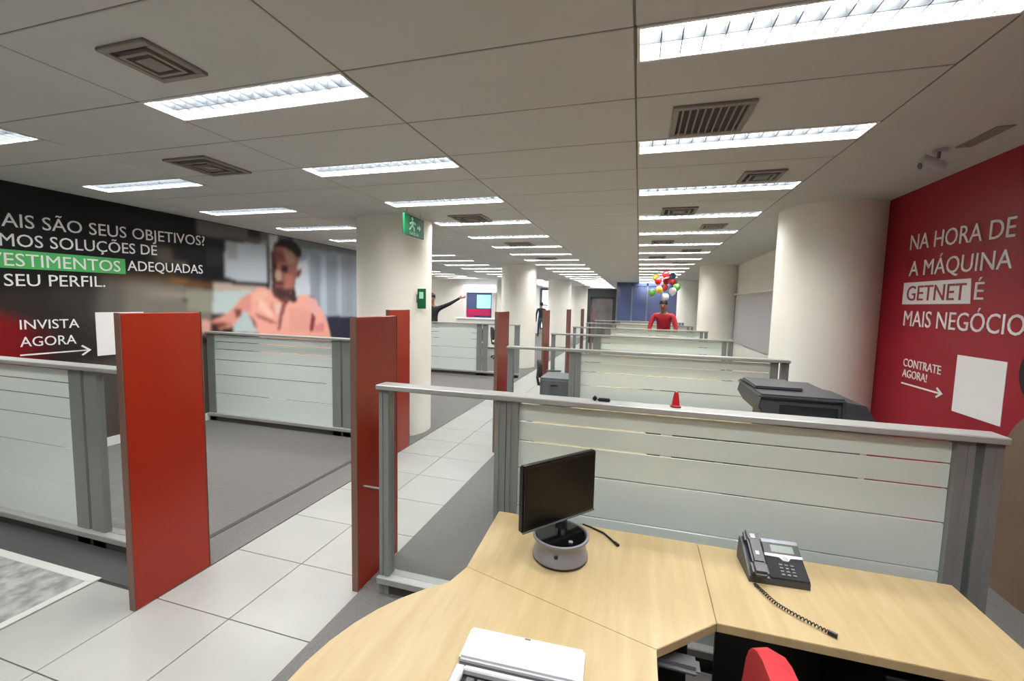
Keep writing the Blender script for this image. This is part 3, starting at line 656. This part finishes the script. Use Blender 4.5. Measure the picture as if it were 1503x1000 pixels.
# ================================================================== DESKS
DZ = .70
def desk(y, label):
    """y = y of the far edge"""
    t = thing('curved_desk', label, 'desk', (0, y, 0), 0, 'maple desks in the right-hand bays')
    z0, z1 = DZ-.028, DZ
    def Y(v): return v-1.824
    MB().prism([(.270, Y(1.362)), (1.10, Y(1.362)), (1.10, Y(1.824)), (.270, Y(1.824))], z0, z1, bev=.0015).build('side_desktop', M['wood'], t)
    MB().prism([(-.555, Y(1.386)), (.090, Y(1.199)), (.2685, Y(1.362)), (.2685, Y(1.824)), (-.575, Y(1.824))], z0, z1, bev=.0015).build('corner_desktop', M['wood'], t)
    arc = [(-.225+.575*math.cos(a), .83+.575*math.sin(a)) for a in [math.radians(d) for d in range(128, 304, 8)]]
    pts = [(.090, 1.1985), (-.555, 1.3855)]+arc+[(.090, .36)]
    MB().prism([(x, Y(v)) for x, v in pts], z0, z1, bev=.0015).build('rounded_desktop', M['wood'], t)
    MB().box(.35, 1.08, Y(1.78), Y(1.80), .06, z0).build('modesty_panel', M['black'], t)
    MB().box(-.54, .25, Y(1.78), Y(1.80), .06, z0).build('modesty_panel', M['black'], t)
    MB().box(1.055, 1.08, Y(1.40), Y(1.78), .005, z0, bev=.003).build('side_leg', M['black'], t)
    MB().box(-.54, -.515, Y(1.42), Y(1.78), .005, z0, bev=.003).build('side_leg', M['black'], t)
    MB().lathe([(0, .005), (.2, .005), (.2, .02), (.035, .03), (.035, z0-.01), (.09, z0), (0, z0)], 24, (-.225, Y(.75), 0)).build('pedestal_leg', M['midgrey'], t, True)
    MB().box(.72, 1.04, Y(1.40), Y(1.76), .08, .62, bev=.004).build('drawer_unit', M['black'], t)
    return t
dl = ['maple desk with rounded end nearest the camera, monitor and phone on it', 'maple desk in the second right-hand bay', 'maple desk in the third right-hand bay', 'maple desk in the fourth right-hand bay', 'maple desk in the fifth right-hand bay', 'maple desk in the farthest right-hand bay']
for y, l in zip(RY, dl): desk(y-.226, l)

# ---- monitor
t = thing('monitor', 'black widescreen monitor turned aside on the nearest desk', 'monitor', (-.245, 1.56, DZ))
sx, sy = -.368+.245, 1.45-1.56; ex, ey = -.138+.245, 1.73-1.56
ang = math.atan2(ey-sy, ex-sx); mw = math.hypot(ex-sx, ey-sy); mx, my = (sx+ex)/2, (sy+ey)/2
Rm = Matrix.Translation((mx, my, 0)) @ Matrix.Rotation(ang, 4, 'Z')
Rt = Rm @ Matrix.Translation((0, 0, .245)) @ Matrix.Rotation(math.radians(0), 4, 'X')
zb, zt = -.125, .125
MB().box(-mw/2, mw/2, 0, .028, zb, zt, bev=.005, rot=Rt, seg=2).build('housing', M['black'], t, True)
MB().box(-mw/2+.012, mw/2-.012, -.0015, .001, zb+.016, zt-.012, rot=Rt).build('screen', M['screen'], t)
MB().box(-mw/2+.002, mw/2-.002, -.0025, .002, zb, zb+.006, rot=Rt).build('lower_bezel', M['midgrey'], t)
MB().box(-.09, .09, .026, .05, -.08, .07, bev=.008, rot=Rt, seg=2).build('rear_cover', M['black'], t, True)
MB().lathe([(0, 0), (.098, 0), (.104, .006), (.104, .01), (0, .01)], 48).build('base_ring', M['black'], t, True)
MB().lathe([(0, .009), (.103, .009), (.103, .02), (.097, .04), (.092, .052), (.094, .066), (.1, .076), (.106, .084), (.106, .091), (.098, .092), (.095, .084), (0, .082)], 48).build('base_drum', M['silver'], t, True)
MB().lathe([(0, .0822), (.0945, .0845), (.092, .089), (0, .087)], 48).build('base_top', M['blackgloss'], t, True)
MB().tube([(mx+.0, my+.02, .072), (mx, my+.04, .14), (mx, my+.045, .22)], [.025, .02, .02], 16).build('neck', M['black'], t, True)
MB().ball((.045, -.05, .091), .009, (1, 1, .5)).build('button', M['silver'], t, True)
MB().ball((0, -.094, .048), .008, (1, .6, 1)).build('drum_button', M['black'], t, True)
cab = MB().tube([(-.185, 1.77, DZ+.03), (-.15, 1.80, DZ+.006), (-.10, 1.775, DZ+.005), (-.06, 1.725, DZ+.005), (-.045, 1.705, DZ+.005)], .004, 8).tube([(-.05, 1.712, DZ+.0065), (-.036, 1.694, DZ+.0065)], .0062, 8).build('cable', M['black'], None, True)
tag(cab, 'short black cable trailing over the desk right of the monitor', 'cable')

# ---- desk phone
t = thing('desk_phone', 'dark grey office desk phone with display and corded handset on the nearest desk', 'telephone', (.508, 1.622, DZ))
t.rotation_euler = (0, 0, math.radians(3))
L_, hb = .185, .095                          # depth of the tilted face, rear height
sl = math.atan2(hb-.02, L_)
MB().prism([(0, 0), (.16, 0), (.16, .02), (.15, .085), (.135, .095), (.0, .022)], -.095, .095, T=Matrix(((0, 0, 1, 0), (1, 0, 0, 0), (0, 1, 0, 0), (0, 0, 0, 1)))).build('body', M['darkgrey'], t)
Fc = Matrix.Translation((0, 0, .022)) @ Matrix.Rotation(sl+.09, 4, 'X')
MB().box(-.03, .095, .002, .152, .0, .006, bev=.003, rot=Fc).build('face_plate', M['charcoal'], t)
MB().box(-.028, .094, .135, .153, .006, .010, bev=.002, rot=Fc).build('top_bar', M['silver'], t)
MB().box(-.026, .093, .095, .135, .006, .009, rot=Fc).build('display_bezel', M['black'], t)
MB().box(-.002, .072, .101, .129, .009, .0095, rot=Fc).build('display', M['lcd'], t)
MB().prism([(-.028, .094), (.094, .094), (.094, .084), (.055, .082), (.045, .07), (.036, .068), (.027, .07), (.017, .082), (-.028, .084)], .006, .009, T=Fc).build('silver_trim', M['whiteplastic'], t)
kb = MB().box(-.005, .005, -.003, .003, 0, .003).mesh('key', M['midgrey'])
for r in range(4):
    for c_ in range(3):
        k_ = link('key', kb, t); k_.matrix_local = Fc @ Matrix.Translation((.015+c_*.018, .018+r*.012, .006))
MB().lathe([(0, .006), (.009, .006), (.009, .010), (0, .010)], 16, T=Fc @ Matrix.Translation((.036, .077, 0))).build('navigation_key', M['silver'], t, True)
hs = MB(); Hx = Fc @ Matrix.Translation((-.062, 0, 0))
hs.box(-.026, .026, .115, .168, .002, .034, bev=.009, rot=Hx, seg=3).box(-.026, .026, -.008, .045, .002, .034, bev=.009, rot=Hx, seg=3).box(-.021, .021, .03, .13, .018, .038, bev=.007, rot=Hx, seg=3)
hd = hs.build('handset', M['darkgrey'], t, True)
MB().box(-.008, .008, .128, .146, .034, .0355, rot=Hx).box(-.006, .006, .06, .075, .038, .0392, rot=Hx).build('handset_mark', M['silver'], hd)
# coiled cord
pts = []; P = [Vector(p) for p in ((.425, 1.602, DZ+.006), (.442, 1.56, DZ+.008), (.466, 1.51, DZ+.008), (.50, 1.475, DZ+.008), (.545, 1.44, DZ+.008), (.585, 1.412, DZ+.008))]
def crom(P, u):
    n = len(P)-1; i = min(int(u*n), n-1); f = u*n-i; p0, p1, p2, p3 = P[max(i-1, 0)], P[i], P[i+1], P[min(i+2, n)]
    return .5*((2*p1)+(p2-p0)*f+(2*p0-5*p1+4*p2-p3)*f*f+(3*p1-p0-3*p2+p3)*f**3)
NC = 420
for k in range(NC+1):
    u = k/NC; c = crom(P, u); d = (crom(P, min(u+.01, 1))-crom(P, max(u-.01, 0))).normalized(); n1 = d.cross(Vector((0, 0, 1))).normalized(); a = 2*PI*30*u
    rr = .0042*min(1, u*20, (1-u)*20); pts.append(c+n1*math.cos(a)*rr+Vector((0, 0, 1))*(math.sin(a)*rr))
cc = MB().tube(pts, .0018, 5).tube([(.578, 1.417, DZ+.008), (.598, 1.405, DZ+.008)], .007, 8).build('phone_cord', M['black'], t, True)
cc.matrix_parent_inverse = (Matrix.Translation(t.location) @ Matrix.Rotation(math.radians(3), 4, 'Z')).inverted()

# ---- white keypad device at the bottom edge of the frame
t = thing('white_terminal', 'white desktop document terminal with black keypad at the front of the nearest desk', 'office device', (-.255, 1.092, DZ), math.radians(2.5))
MB().box(-.16, .16, -.112, .0, 0, .035, bev=.006, seg=2).build('rear_housing', M['whiteplastic'], t, True)
MB().box(-.155, .155, -.125, -.112, 0, .022).build('slot', M['darkgrey'], t)
b = MB(); b.box(-.16, -.135, -.34, -.125, 0, .03, bev=.004).box(.135, .16, -.34, -.125, 0, .03, bev=.004).box(-.135, .135, -.140, -.125, 0, .03, bev=.003).box(-.135, .135, -.34, -.32, 0, .03, bev=.003)
b.build('frame', M['whiteplastic'], t)
MB().box(-.135, .135, -.32, -.14, 0, .016).build('key_bed', M['black'], t)
kb = MB().box(-.010, .010, -.008, .008, 0, .006, bev=.002).mesh('key', M['midgrey'])
for r in range(6):
    for c_ in range(9): link('key', kb, t, (-.112+c_*.028, -.158-r*.027, .016))
MB().box(-.004, .012, -.012, -.008, .035, .0358).build('indicator', M['midgrey'], t)

# ---- office chairs
def office_chair(name, label, loc, rz, back_m, seat_m, arm_m, group=None, s=1.0, bh=.95):
    t = thing(name, label, 'chair', loc, rz, group)
    for k in range(5):
        a = 2*PI*k/5+.3
        lg = MB().tube([(0, 0, .09), (.14*math.cos(a), .14*math.sin(a), .085), (.28*math.cos(a), .28*math.sin(a), .065)], [.026, .022, .014], 8).build('star_leg', M['black'], t, True)
        MB().lathe([(0, -.014), (.024, -.014), (.028, -.008), (.028, .008), (.024, .014), (0, .014)], 14, T=Matrix.Translation((.28*math.cos(a), .28*math.sin(a), .033)) @ Matrix.Rotation(a, 4, 'Z') @ Matrix.Rotation(PI/2, 4, 'X')).build('castor', M['black'], lg, True)
    MB().lathe([(0, .07), (.03, .07), (.03, .25), (.018, .26), (.018, .40), (.07, .41), (0, .42)], 16).build('gas_post', M['darkgrey'], t, True)
    MB().box(-.24, .24, -.23, .24, .415, .48, bev=.03, seg=3).build('seat', seat_m, t, True)
    MB().tube([(0, -.16, .43), (0, -.25, .45), (0, -.27, .55), (0, -.26, .70)], [.018, .022, .02, .016], 10).build('back_bar', M['black'], t, True)
    b = MB(); n = 10; top = bh; bot = .56
    prof = []
    for k in range(24):
        a = 2*PI*k/24; ca, sa = math.cos(a), math.sin(a)
        prof.append((.215*math.copysign(abs(ca)**.6, ca)*(1 if sa < 0 else .92), (top+bot)/2+(top-bot)/2*math.copysign(abs(sa)**.7, sa)))
    r0 = [b.bm.verts.new((x, -.25-.05*((z-.6)) +.10*abs(x)**1.3+.0, z)) for x, z in prof]
    r1 = [b.bm.verts.new((x*.93, -.275-.05*((z-.6))+.10*abs(x)**1.3, (z-.75)*.95+.75)) for x, z in prof]
    r2 = [b.bm.verts.new((x*.93, -.215-.05*((z-.6))+.10*abs(x)**1.3, (z-.75)*.95+.75)) for x, z in prof]
    for A, B in ((r1, r0), (r0, r2)):
        for k in range(24): b.bm.faces.new((A[k], A[(k+1) % 24], B[(k+1) % 24], B[k]))
    b.bm.faces.new(r1[::-1]); b.bm.faces.new(r2)
    b.build('backrest', back_m, t, True)
    for sgn in (-1, 1):
        ar = MB().tube([(sgn*.22, .02, .44), (sgn*.275, .02, .46), (sgn*.285, 0, .60)], .013, 8).build('arm_support', M['black'], t, True)
        MB().box(sgn*.285-.032, sgn*.285+.032, -.12, .12, .60, .628, bev=.012, seg=2).build('arm_pad', arm_m, ar, True)
    return t
office_chair('office_chair', 'black office chair with red back, half hidden under the nearest desk', (.085, .99, .005), math.radians(88), M['redfabric'], M['charcoal'], M['midgrey'], bh=.845)
office_chair('office_chair', 'dark office chair seen through frosted glass beyond the near partition', (-1.16, 6.35, .005), math.radians(-75), M['charcoal'], M['charcoal'], M['midgrey'], bh=.82)
office_chair('office_chair', 'left of the two dark office chairs beyond the left column', (-4.45, 11.6, .005), math.radians(30), M['charcoal'], M['charcoal'], M['midgrey'], 'dark chairs in the far left bay')
office_chair('office_chair', 'right of the two dark office chairs beyond the left column', (-3.95, 12.3, .005), math.radians(-60), M['charcoal'], M['charcoal'], M['midgrey'], 'dark chairs in the far left bay')
t = thing('drawer_pedestal', 'grey drawer pedestal next to the chair in the third bay', 'drawer unit', (-1.0, 5.72, .005))
MB().box(-.2, .2, -.25, .25, 0, .70, bev=.004).build('carcass', M['midgrey'], t)
for k in range(3):
    d_ = MB().box(-.19, .19, -.262, -.25, .04+k*.215, .24+k*.215, bev=.003).build('drawer', M['midgrey'], t)
    MB().box(-.05, .05, -.272, -.262, .17+k*.215, .18+k*.215).build('handle', M['black'], d_)

# ---- items in the second bay
t = thing('desk_marker', 'small red cone shaped marker standing on the near partition top rail', 'desk marker', (.18, 2.065, 1.2))
MB().lathe([(0, 0), (.022, 0), (.022, .006), (.017, .01), (.014, .035), (.011, .055), (.008, .068), (0, .074)], 20).build('body', M['cone'], t, True)
MB().lathe([(0, 0), (.024, 0), (.024, .004), (0, .004)], 20).build('foot', M['black'], t, True)
t = thing('small_black_clip', 'small black clip lying on the near partition top rail', 'clip', (-.15, 2.06, 1.2))
MB().box(-.042, -.022, -.012, .012, 0, .022, bev=.005, seg=2).build('block', M['black'], t, True)
MB().box(-.018, .04, -.012, .012, 0, .014, bev=.004, seg=2).build('tray', M['black'], t, True)

t = thing('office_printer', 'dark grey multifunction printer beyond the near partition by the column', 'printer', (.885, 2.66, -.055), math.radians(0)); t.scale = (.9, 1, 1)
MB().box(-.17, .26, -.10, .42, .062, 1.10, bev=.012).build('body', M['midgrey'], t)
for q in (.25, .5, .75): MB().box(-.15, .24, -.112, -.10, q, q+.20, bev=.004).build('paper_drawer', M['midgrey'], t)
MB().prism([(-.28, 1.19), (-.24, 1.13), (-.20, 1.10), (.14, 1.10), (.14, 1.235), (-.27, 1.235)], -.12, .40, T=Matrix(((1, 0, 0, 0), (0, 0, 1, 0), (0, 1, 0, 0), (0, 0, 0, 1))), bev=.006).build('scanner_body', M['darkgrey'], t)
MB().box(-.17, .12, -.124, -.10, 1.115, 1.21).build('output_cavity', M['blackgloss'], t)
MB().box(-.28, .16, -.13, .40, 1.235, 1.262, bev=.01, seg=2).build('scanner_lid', M['darkgrey'], t, True)
MB().box(-.27, .0, .02, .34, 1.262, 1.28, bev=.008, seg=2).build('document_feeder', M['darkgrey'], t, True)
MB().prism([(.14, 1.06), (.33, 1.10), (.29, 1.17), (.25, 1.235), (.14, 1.25)], -.14, .30, T=Matrix(((1, 0, 0, 0), (0, 0, 1, 0), (0, 1, 0, 0), (0, 0, 0, 1))), bev=.006).build('side_module', M['darkgrey'], t)

# ---- far hall
t = thing('blue_glazed_screen', 'blue glazed screen wall at the far right end of the hall', 'glazed screen', (-.9, 18.6, 0))
n_ = 5; wd = (XR-.02+.9)/n_
for k in range(n_):
    MB().box(k*wd+.03, (k+1)*wd-.03, -.01, .01, .1, 2.5).build('blue_pane', M['blueglass'], t)
    MB().box(k*wd-.03, k*wd+.03, -.03, .03, 0, CZ).build('mullion', M['silver'], t)
MB().box(0, n_*wd, -.03, .03, 2.5, CZ).build('head_rail', M['purple'], t); MB().box(0, n_*wd, -.03, .03, 0, .1).build('sill_rail', M['purple'], t)
t = thing('dark_portal', 'dark framed doorway unit at the far end of the aisle', 'doorway', (-1.58, 19.5, 0))
MB().box(-.62, .62, -.15, .15, 2.05, 2.4).build('lintel', M['portal'], t)
for x in (-.62, .47): MB().box(x, x+.15, -.15, .15, 0, 2.05).build('jamb', M['portal'], t)
MB().box(-.47, .47, .0, .04, 0, 2.05).build('door_leaf', M['portal_grey'], t)
t = thing('far_doorway', 'white framed doorway with blue panel beyond the left column', 'doorway', (-6.35, 16.82, 0))
MB().box(-.68, -.56, -.06, .06, 0, 2.4).build('jamb', M['white'], t); MB().box(.56, .68, -.06, .06, 0, 2.4).build('jamb', M['white'], t)
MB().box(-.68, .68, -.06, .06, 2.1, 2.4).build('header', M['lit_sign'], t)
MB().box(-.56, .56, .02, .06, 0, 2.1).build('blue_panel', M['purple'], t)
MB().box(-.1, .5, -.01, .02, 1.45, 2.0).build('lit_screen', M['cyan_screen'], t)
MB().box(-.55, .5, -.012, .02, 1.15, 1.42).build('magenta_poster', M['magenta'], t)
MB().box(-.55, -.2, -.012, .02, .7, 1.13).build('magenta_poster', M['magenta'], t)
t = thing('service_counter', 'pale counter before the far white doorway', 'counter', (-5.6, 15.2, 0))
MB().box(-.9, .9, -.3, .3, .05, 1.06).build('front', M['plaster'], t); MB().box(-.95, .95, -.34, .34, 1.06, 1.10, bev=.005).build('worktop', M['white'], t)
MB().box(-.86, .86, -.26, .26, .005, .05).build('plinth', M['kick'], t)
t = thing('window_bright', 'bright white window panel behind the walking person', 'lit window', (-4.98, 24.949, 0)); t.name = 'lit_window'
MB().box(-.5, 1.1, -.02, .0, .3, 2.5).build('pane', M['lit_sign'], t)
b = MB()
for (x0, x1, z0, z1) in ((-.56, 1.16, .22, .3), (-.56, 1.16, 2.5, 2.58), (-.56, -.5, .3, 2.5), (1.1, 1.16, .3, 2.5), (-.5, 1.1, 1.6, 1.66)): b.box(x0, x1, -.05, .05, z0, z1)
b.build('frame', M['purple'], t)

# balloons
cx, cy, cz = .60, 12.0, 2.30
colz = [('red', 'balloonred'), ('yellow', 'yellow'), ('red', 'balloonred'), ('white', 'white'), ('green', 'balloongreen'), ('purple', 'purple'), ('red', 'balloonred'), ('yellow', 'yellow'), ('red', 'balloonred'), ('green', 'balloongreen'), ('red', 'balloonred'), ('white', 'white')]
offs = [(.03, 0, .2), (-.20, .2, .14), (.22, .3, .04), (.2, -.25, -.24), (.32, .1, -.12), (.17, -.3, .15), (.04, -.25, .02), (-.12, -.05, -.2), (.03, .3, -.12), (-.28, .25, -.27), (-.15, .0, .03), (.05, .1, -.38)]
posn = ['top middle', 'upper left', 'right side', 'lower right', 'far right bottom', 'upper right', 'centre front', 'lower left', 'lower middle back', 'bottom left', 'left middle', 'bottom middle']
for (cn, cm), (dx, dy, dz), pn in zip(colz, offs, posn):
    t = thing('balloon', '%s balloon at the %s of the hanging cluster over the far bays' % (cn, pn), 'balloon', (cx+dx, cy+dy, cz+dz), 0, 'balloons hanging in a cluster')
    MB().lathe([(r_*.95, z_*.85) for r_, z_ in [(0, .12), (.05, .11), (.085, .07), (.098, .02), (.09, -.04), (.06, -.085), (.02, -.115), (.008, -.12), (.014, -.13), (0, -.132)]], 16).build('skin', M[cm], t, True)
    MB().tube([(0, 0, .07), (0, 0, CZ-(cz+dz))], .002, 5).build('string', M['alu'], t)
tag(MB().tube([(cx, cy, CZ), (cx, cy, cz+.2), (cx, cy+.02, cz-.25)], .006, 6).build('hanging_cord', M['alu'], None), 'thin cord holding the balloon cluster to the ceiling', 'cord')

# ================================================================== PEOPLE
def person(label, loc, rz, J, hairlen, mats, group=None):
    """J: joints dict; body grown with a skin modifier then coloured by nearest bone"""
    t = thing('person', label, 'person', loc, rz)
    names_ = list(J); idx = {n: i for i, n in enumerate(names_)}
    bones = [('pelvis', 'belly'), ('belly', 'chest'), ('chest', 'neckb'), ('neckb', 'neck'), ('neck', 'chin'), ('chin', 'head'), ('head', 'crown')]
    for s in 'LR':
        bones += [('chest', 'sh'+s), ('sh'+s, 'el'+s), ('el'+s, 'wr'+s), ('wr'+s, 'palm'+s), ('palm'+s, 'f1'+s), ('palm'+s, 'f2'+s), ('palm'+s, 'f3'+s), ('palm'+s, 'f4'+s), ('wr'+s, 'th'+s),
                  ('pelvis', 'hip'+s), ('hip'+s, 'kn'+s), ('kn'+s, 'an'+s), ('an'+s, 'toe'+s)]
    me = bpy.data.meshes.new('body'); me.from_pydata([J[n][0] for n in names_], [(idx[a], idx[b_]) for a, b_ in bones], [])
    o = bpy.data.objects.new('body', me); C.objects.link(o)
    o.modifiers.new('s', 'SKIN'); sv = me.skin_vertices[0].data
    for n in names_: r = J[n][1]; sv[idx[n]].radius = r if isinstance(r, tuple) else (r, r)
    sv[idx['pelvis']].use_root = True
    m = o.modifiers.new('d', 'SUBSURF'); m.levels = 2; m.render_levels = 2
    dg = bpy.context.evaluated_depsgraph_get(); dg.update()
    nm = bpy.data.meshes.new_from_object(o.evaluated_get(dg)); bpy.data.objects.remove(o)
    nm.name = 'body'; nm.materials.clear()
    keys = ['skin', 'top', 'legs', 'shoe']
    for k in keys: nm.materials.append(M[mats[k]])
    seg = []
    for a, b_ in bones:
        if a[:3] in ('nec', 'chi', 'hea'): k = 0
        elif a.startswith('wr') or a.startswith('palm'): k = 0
        elif a.startswith('an'): k = 3
        elif a == 'pelvis' or a.startswith('hip') or a.startswith('kn'): k = 2
        else: k = 1
        if (a, b_) == ('pelvis', 'belly'): k = 1
        seg.append((Vector(J[a][0]), Vector(J[b_][0]), k))
    for p in nm.polygons:
        best = min(seg, key=lambda s_: (p.center-(s_[0]+(s_[1]-s_[0])*max(0, min(1, (p.center-s_[0]).dot(s_[1]-s_[0])/max(1e-9, (s_[1]-s_[0]).length_squared))))).length)
        p.material_index = best[2]; p.use_smooth = True
    link('body', nm, t)
    hd = Vector(J['head'][0]); fd = Vector(J['face'][0]) if False else Vector((0, 1, 0))
    b = MB(); b.ball((hd.x, hd.y-.018, hd.z+.045), .105, (.82, .95, .86), 20, 12).build('hair', M['hair'], t, True)
    for s_ in (-1, 1):
        MB().ball((hd.x+s_*.032, hd.y+.082, hd.z-.005), .011, (1, .6, .8), 10, 6).build('eye', M['hair'], t, True)
        MB().ball((hd.x+s_*.083, hd.y-.0, hd.z-.015), .022, (.4, .8, 1.2), 10, 6).build('ear', M[mats['skin']], t, True)
    MB().tube([(hd.x, hd.y+.08, hd.z+.005), (hd.x, hd.y+.108, hd.z-.035), (hd.x, hd.y+.085, hd.z-.045)], [.008, .015, .01], 8).build('nose', M[mats['skin']], t, True)
    MB().ball((hd.x, hd.y+.078, hd.z-.072), .02, (1.2, .4, .35), 10, 6).build('mouth', M['redletter'], t, True)
    return t
def joints(lean=0, armL=None, armR=None, legL=None, legR=None, s=1.0):
    q = math.radians(lean); c, si = math.cos(q), math.sin(q)
    def up_(x, y, z):   # rotate the upper body about the hips
        dz = z-.95; return (x*s, (y*c+dz*si)*s, (.95+dz*c-y*si)*s)
    J = {'pelvis': ((0, 0, .95*s), (.15*s, .11*s)), 'belly': (up_(0, 0, 1.1), (.14*s, .10*s)), 'chest': (up_(0, 0, 1.33), (.16*s, .11*s)), 'neckb': (up_(0, 0, 1.46), (.08*s, .07*s)),
         'neck': (up_(0, .01, 1.52), (.055*s, .055*s)), 'chin': (up_(0, .03, 1.58), (.06*s, .065*s)), 'head': (up_(0, .025, 1.65), (.078*s, .092*s)), 'crown': (up_(0, .01, 1.72), (.06*s, .07*s))}
    for S_, sg, arm, leg in (('L', -1, armL, legL), ('R', 1, armR, legR)):
        sh = up_(sg*.19, 0, 1.42)
        el, wr, pd = arm if arm else ((sg*.24, -.02, 1.14), (sg*.25, .06, .90), (0, .02, -1))
        pd = Vector(pd).normalized(); pw = Vector(wr)*s
        side = pd.cross(Vector((0, 1, 0) if abs(pd.y) < .8 else (0, 0, 1))).normalized()
        pal = pw+pd*.075*s
        J['sh'+S_] = (sh, .062*s); J['el'+S_] = (tuple(Vector(el)*s), .045*s); J['wr'+S_] = (tuple(pw), .028*s); J['palm'+S_] = (tuple(pal), (.034*s, .02*s))
        for n_f, (o_, l_) in enumerate(((-.03, .075), (-.01, .085), (.01, .08), (.028, .065))): J['f%d%s' % (n_f+1, S_)] = (tuple(pal+side*o_*s+pd*l_*s), .009*s)
        J['th'+S_] = (tuple(pw+side*-.05*s+pd*.06*s), .011*s)
        kn, an = leg if leg else ((sg*.11, .02, .50), (sg*.11, 0, .09))
        J['hip'+S_] = ((sg*.095*s, 0, .88*s), .095*s); J['kn'+S_] = (tuple(Vector(kn)*s), .062*s); J['an'+S_] = (tuple(Vector(an)*s), .042*s)
        J['toe'+S_] = ((an[0]*s, (an[1]+.15)*s, max(.03, an[2]-.055)*s), (.04*s, .03*s))
    return J
person('person in a black jacket and teal trousers walking by the far bright window', (-4.72, 21.4, .005), math.radians(15),
       joints(2, armL=((-.25, -.1, 1.17), (-.25, -.02, .93), (0, .2, -1)), armR=((.25, .08, 1.15), (.24, .2, .95), (0, .3, -1)), legL=((-.12, .2, .52), (-.14, .25, .09)), legR=((.12, -.06, .50), (.16, -.28, .14))), 0,
       dict(skin='skin', top='navy', legs='denim', shoe='shoe'))
person('person in a red shirt leaning over a far desk below the balloons', (.56, 10.35, .005), math.radians(170),
       joints(20, armL=((-.27, .22, 1.10), (-.2, .42, .95), (.1, .7, -.3)), armR=((.27, .22, 1.10), (.2, .42, .95), (-.1, .7, -.3)), s=1.06), 0, dict(skin='skin', top='redfabric', legs='navy', shoe='shoe'))
person('person in black behind the far left partition reaching one arm out', (-5.05, 10.0, .005), math.radians(200),
       joints(0, armL=((-.42, .1, 1.52), (-.66, .16, 1.66), (-1, .2, .3)), s=1.06), 0, dict(skin='skin', top='navy', legs='navy', shoe='shoe'))
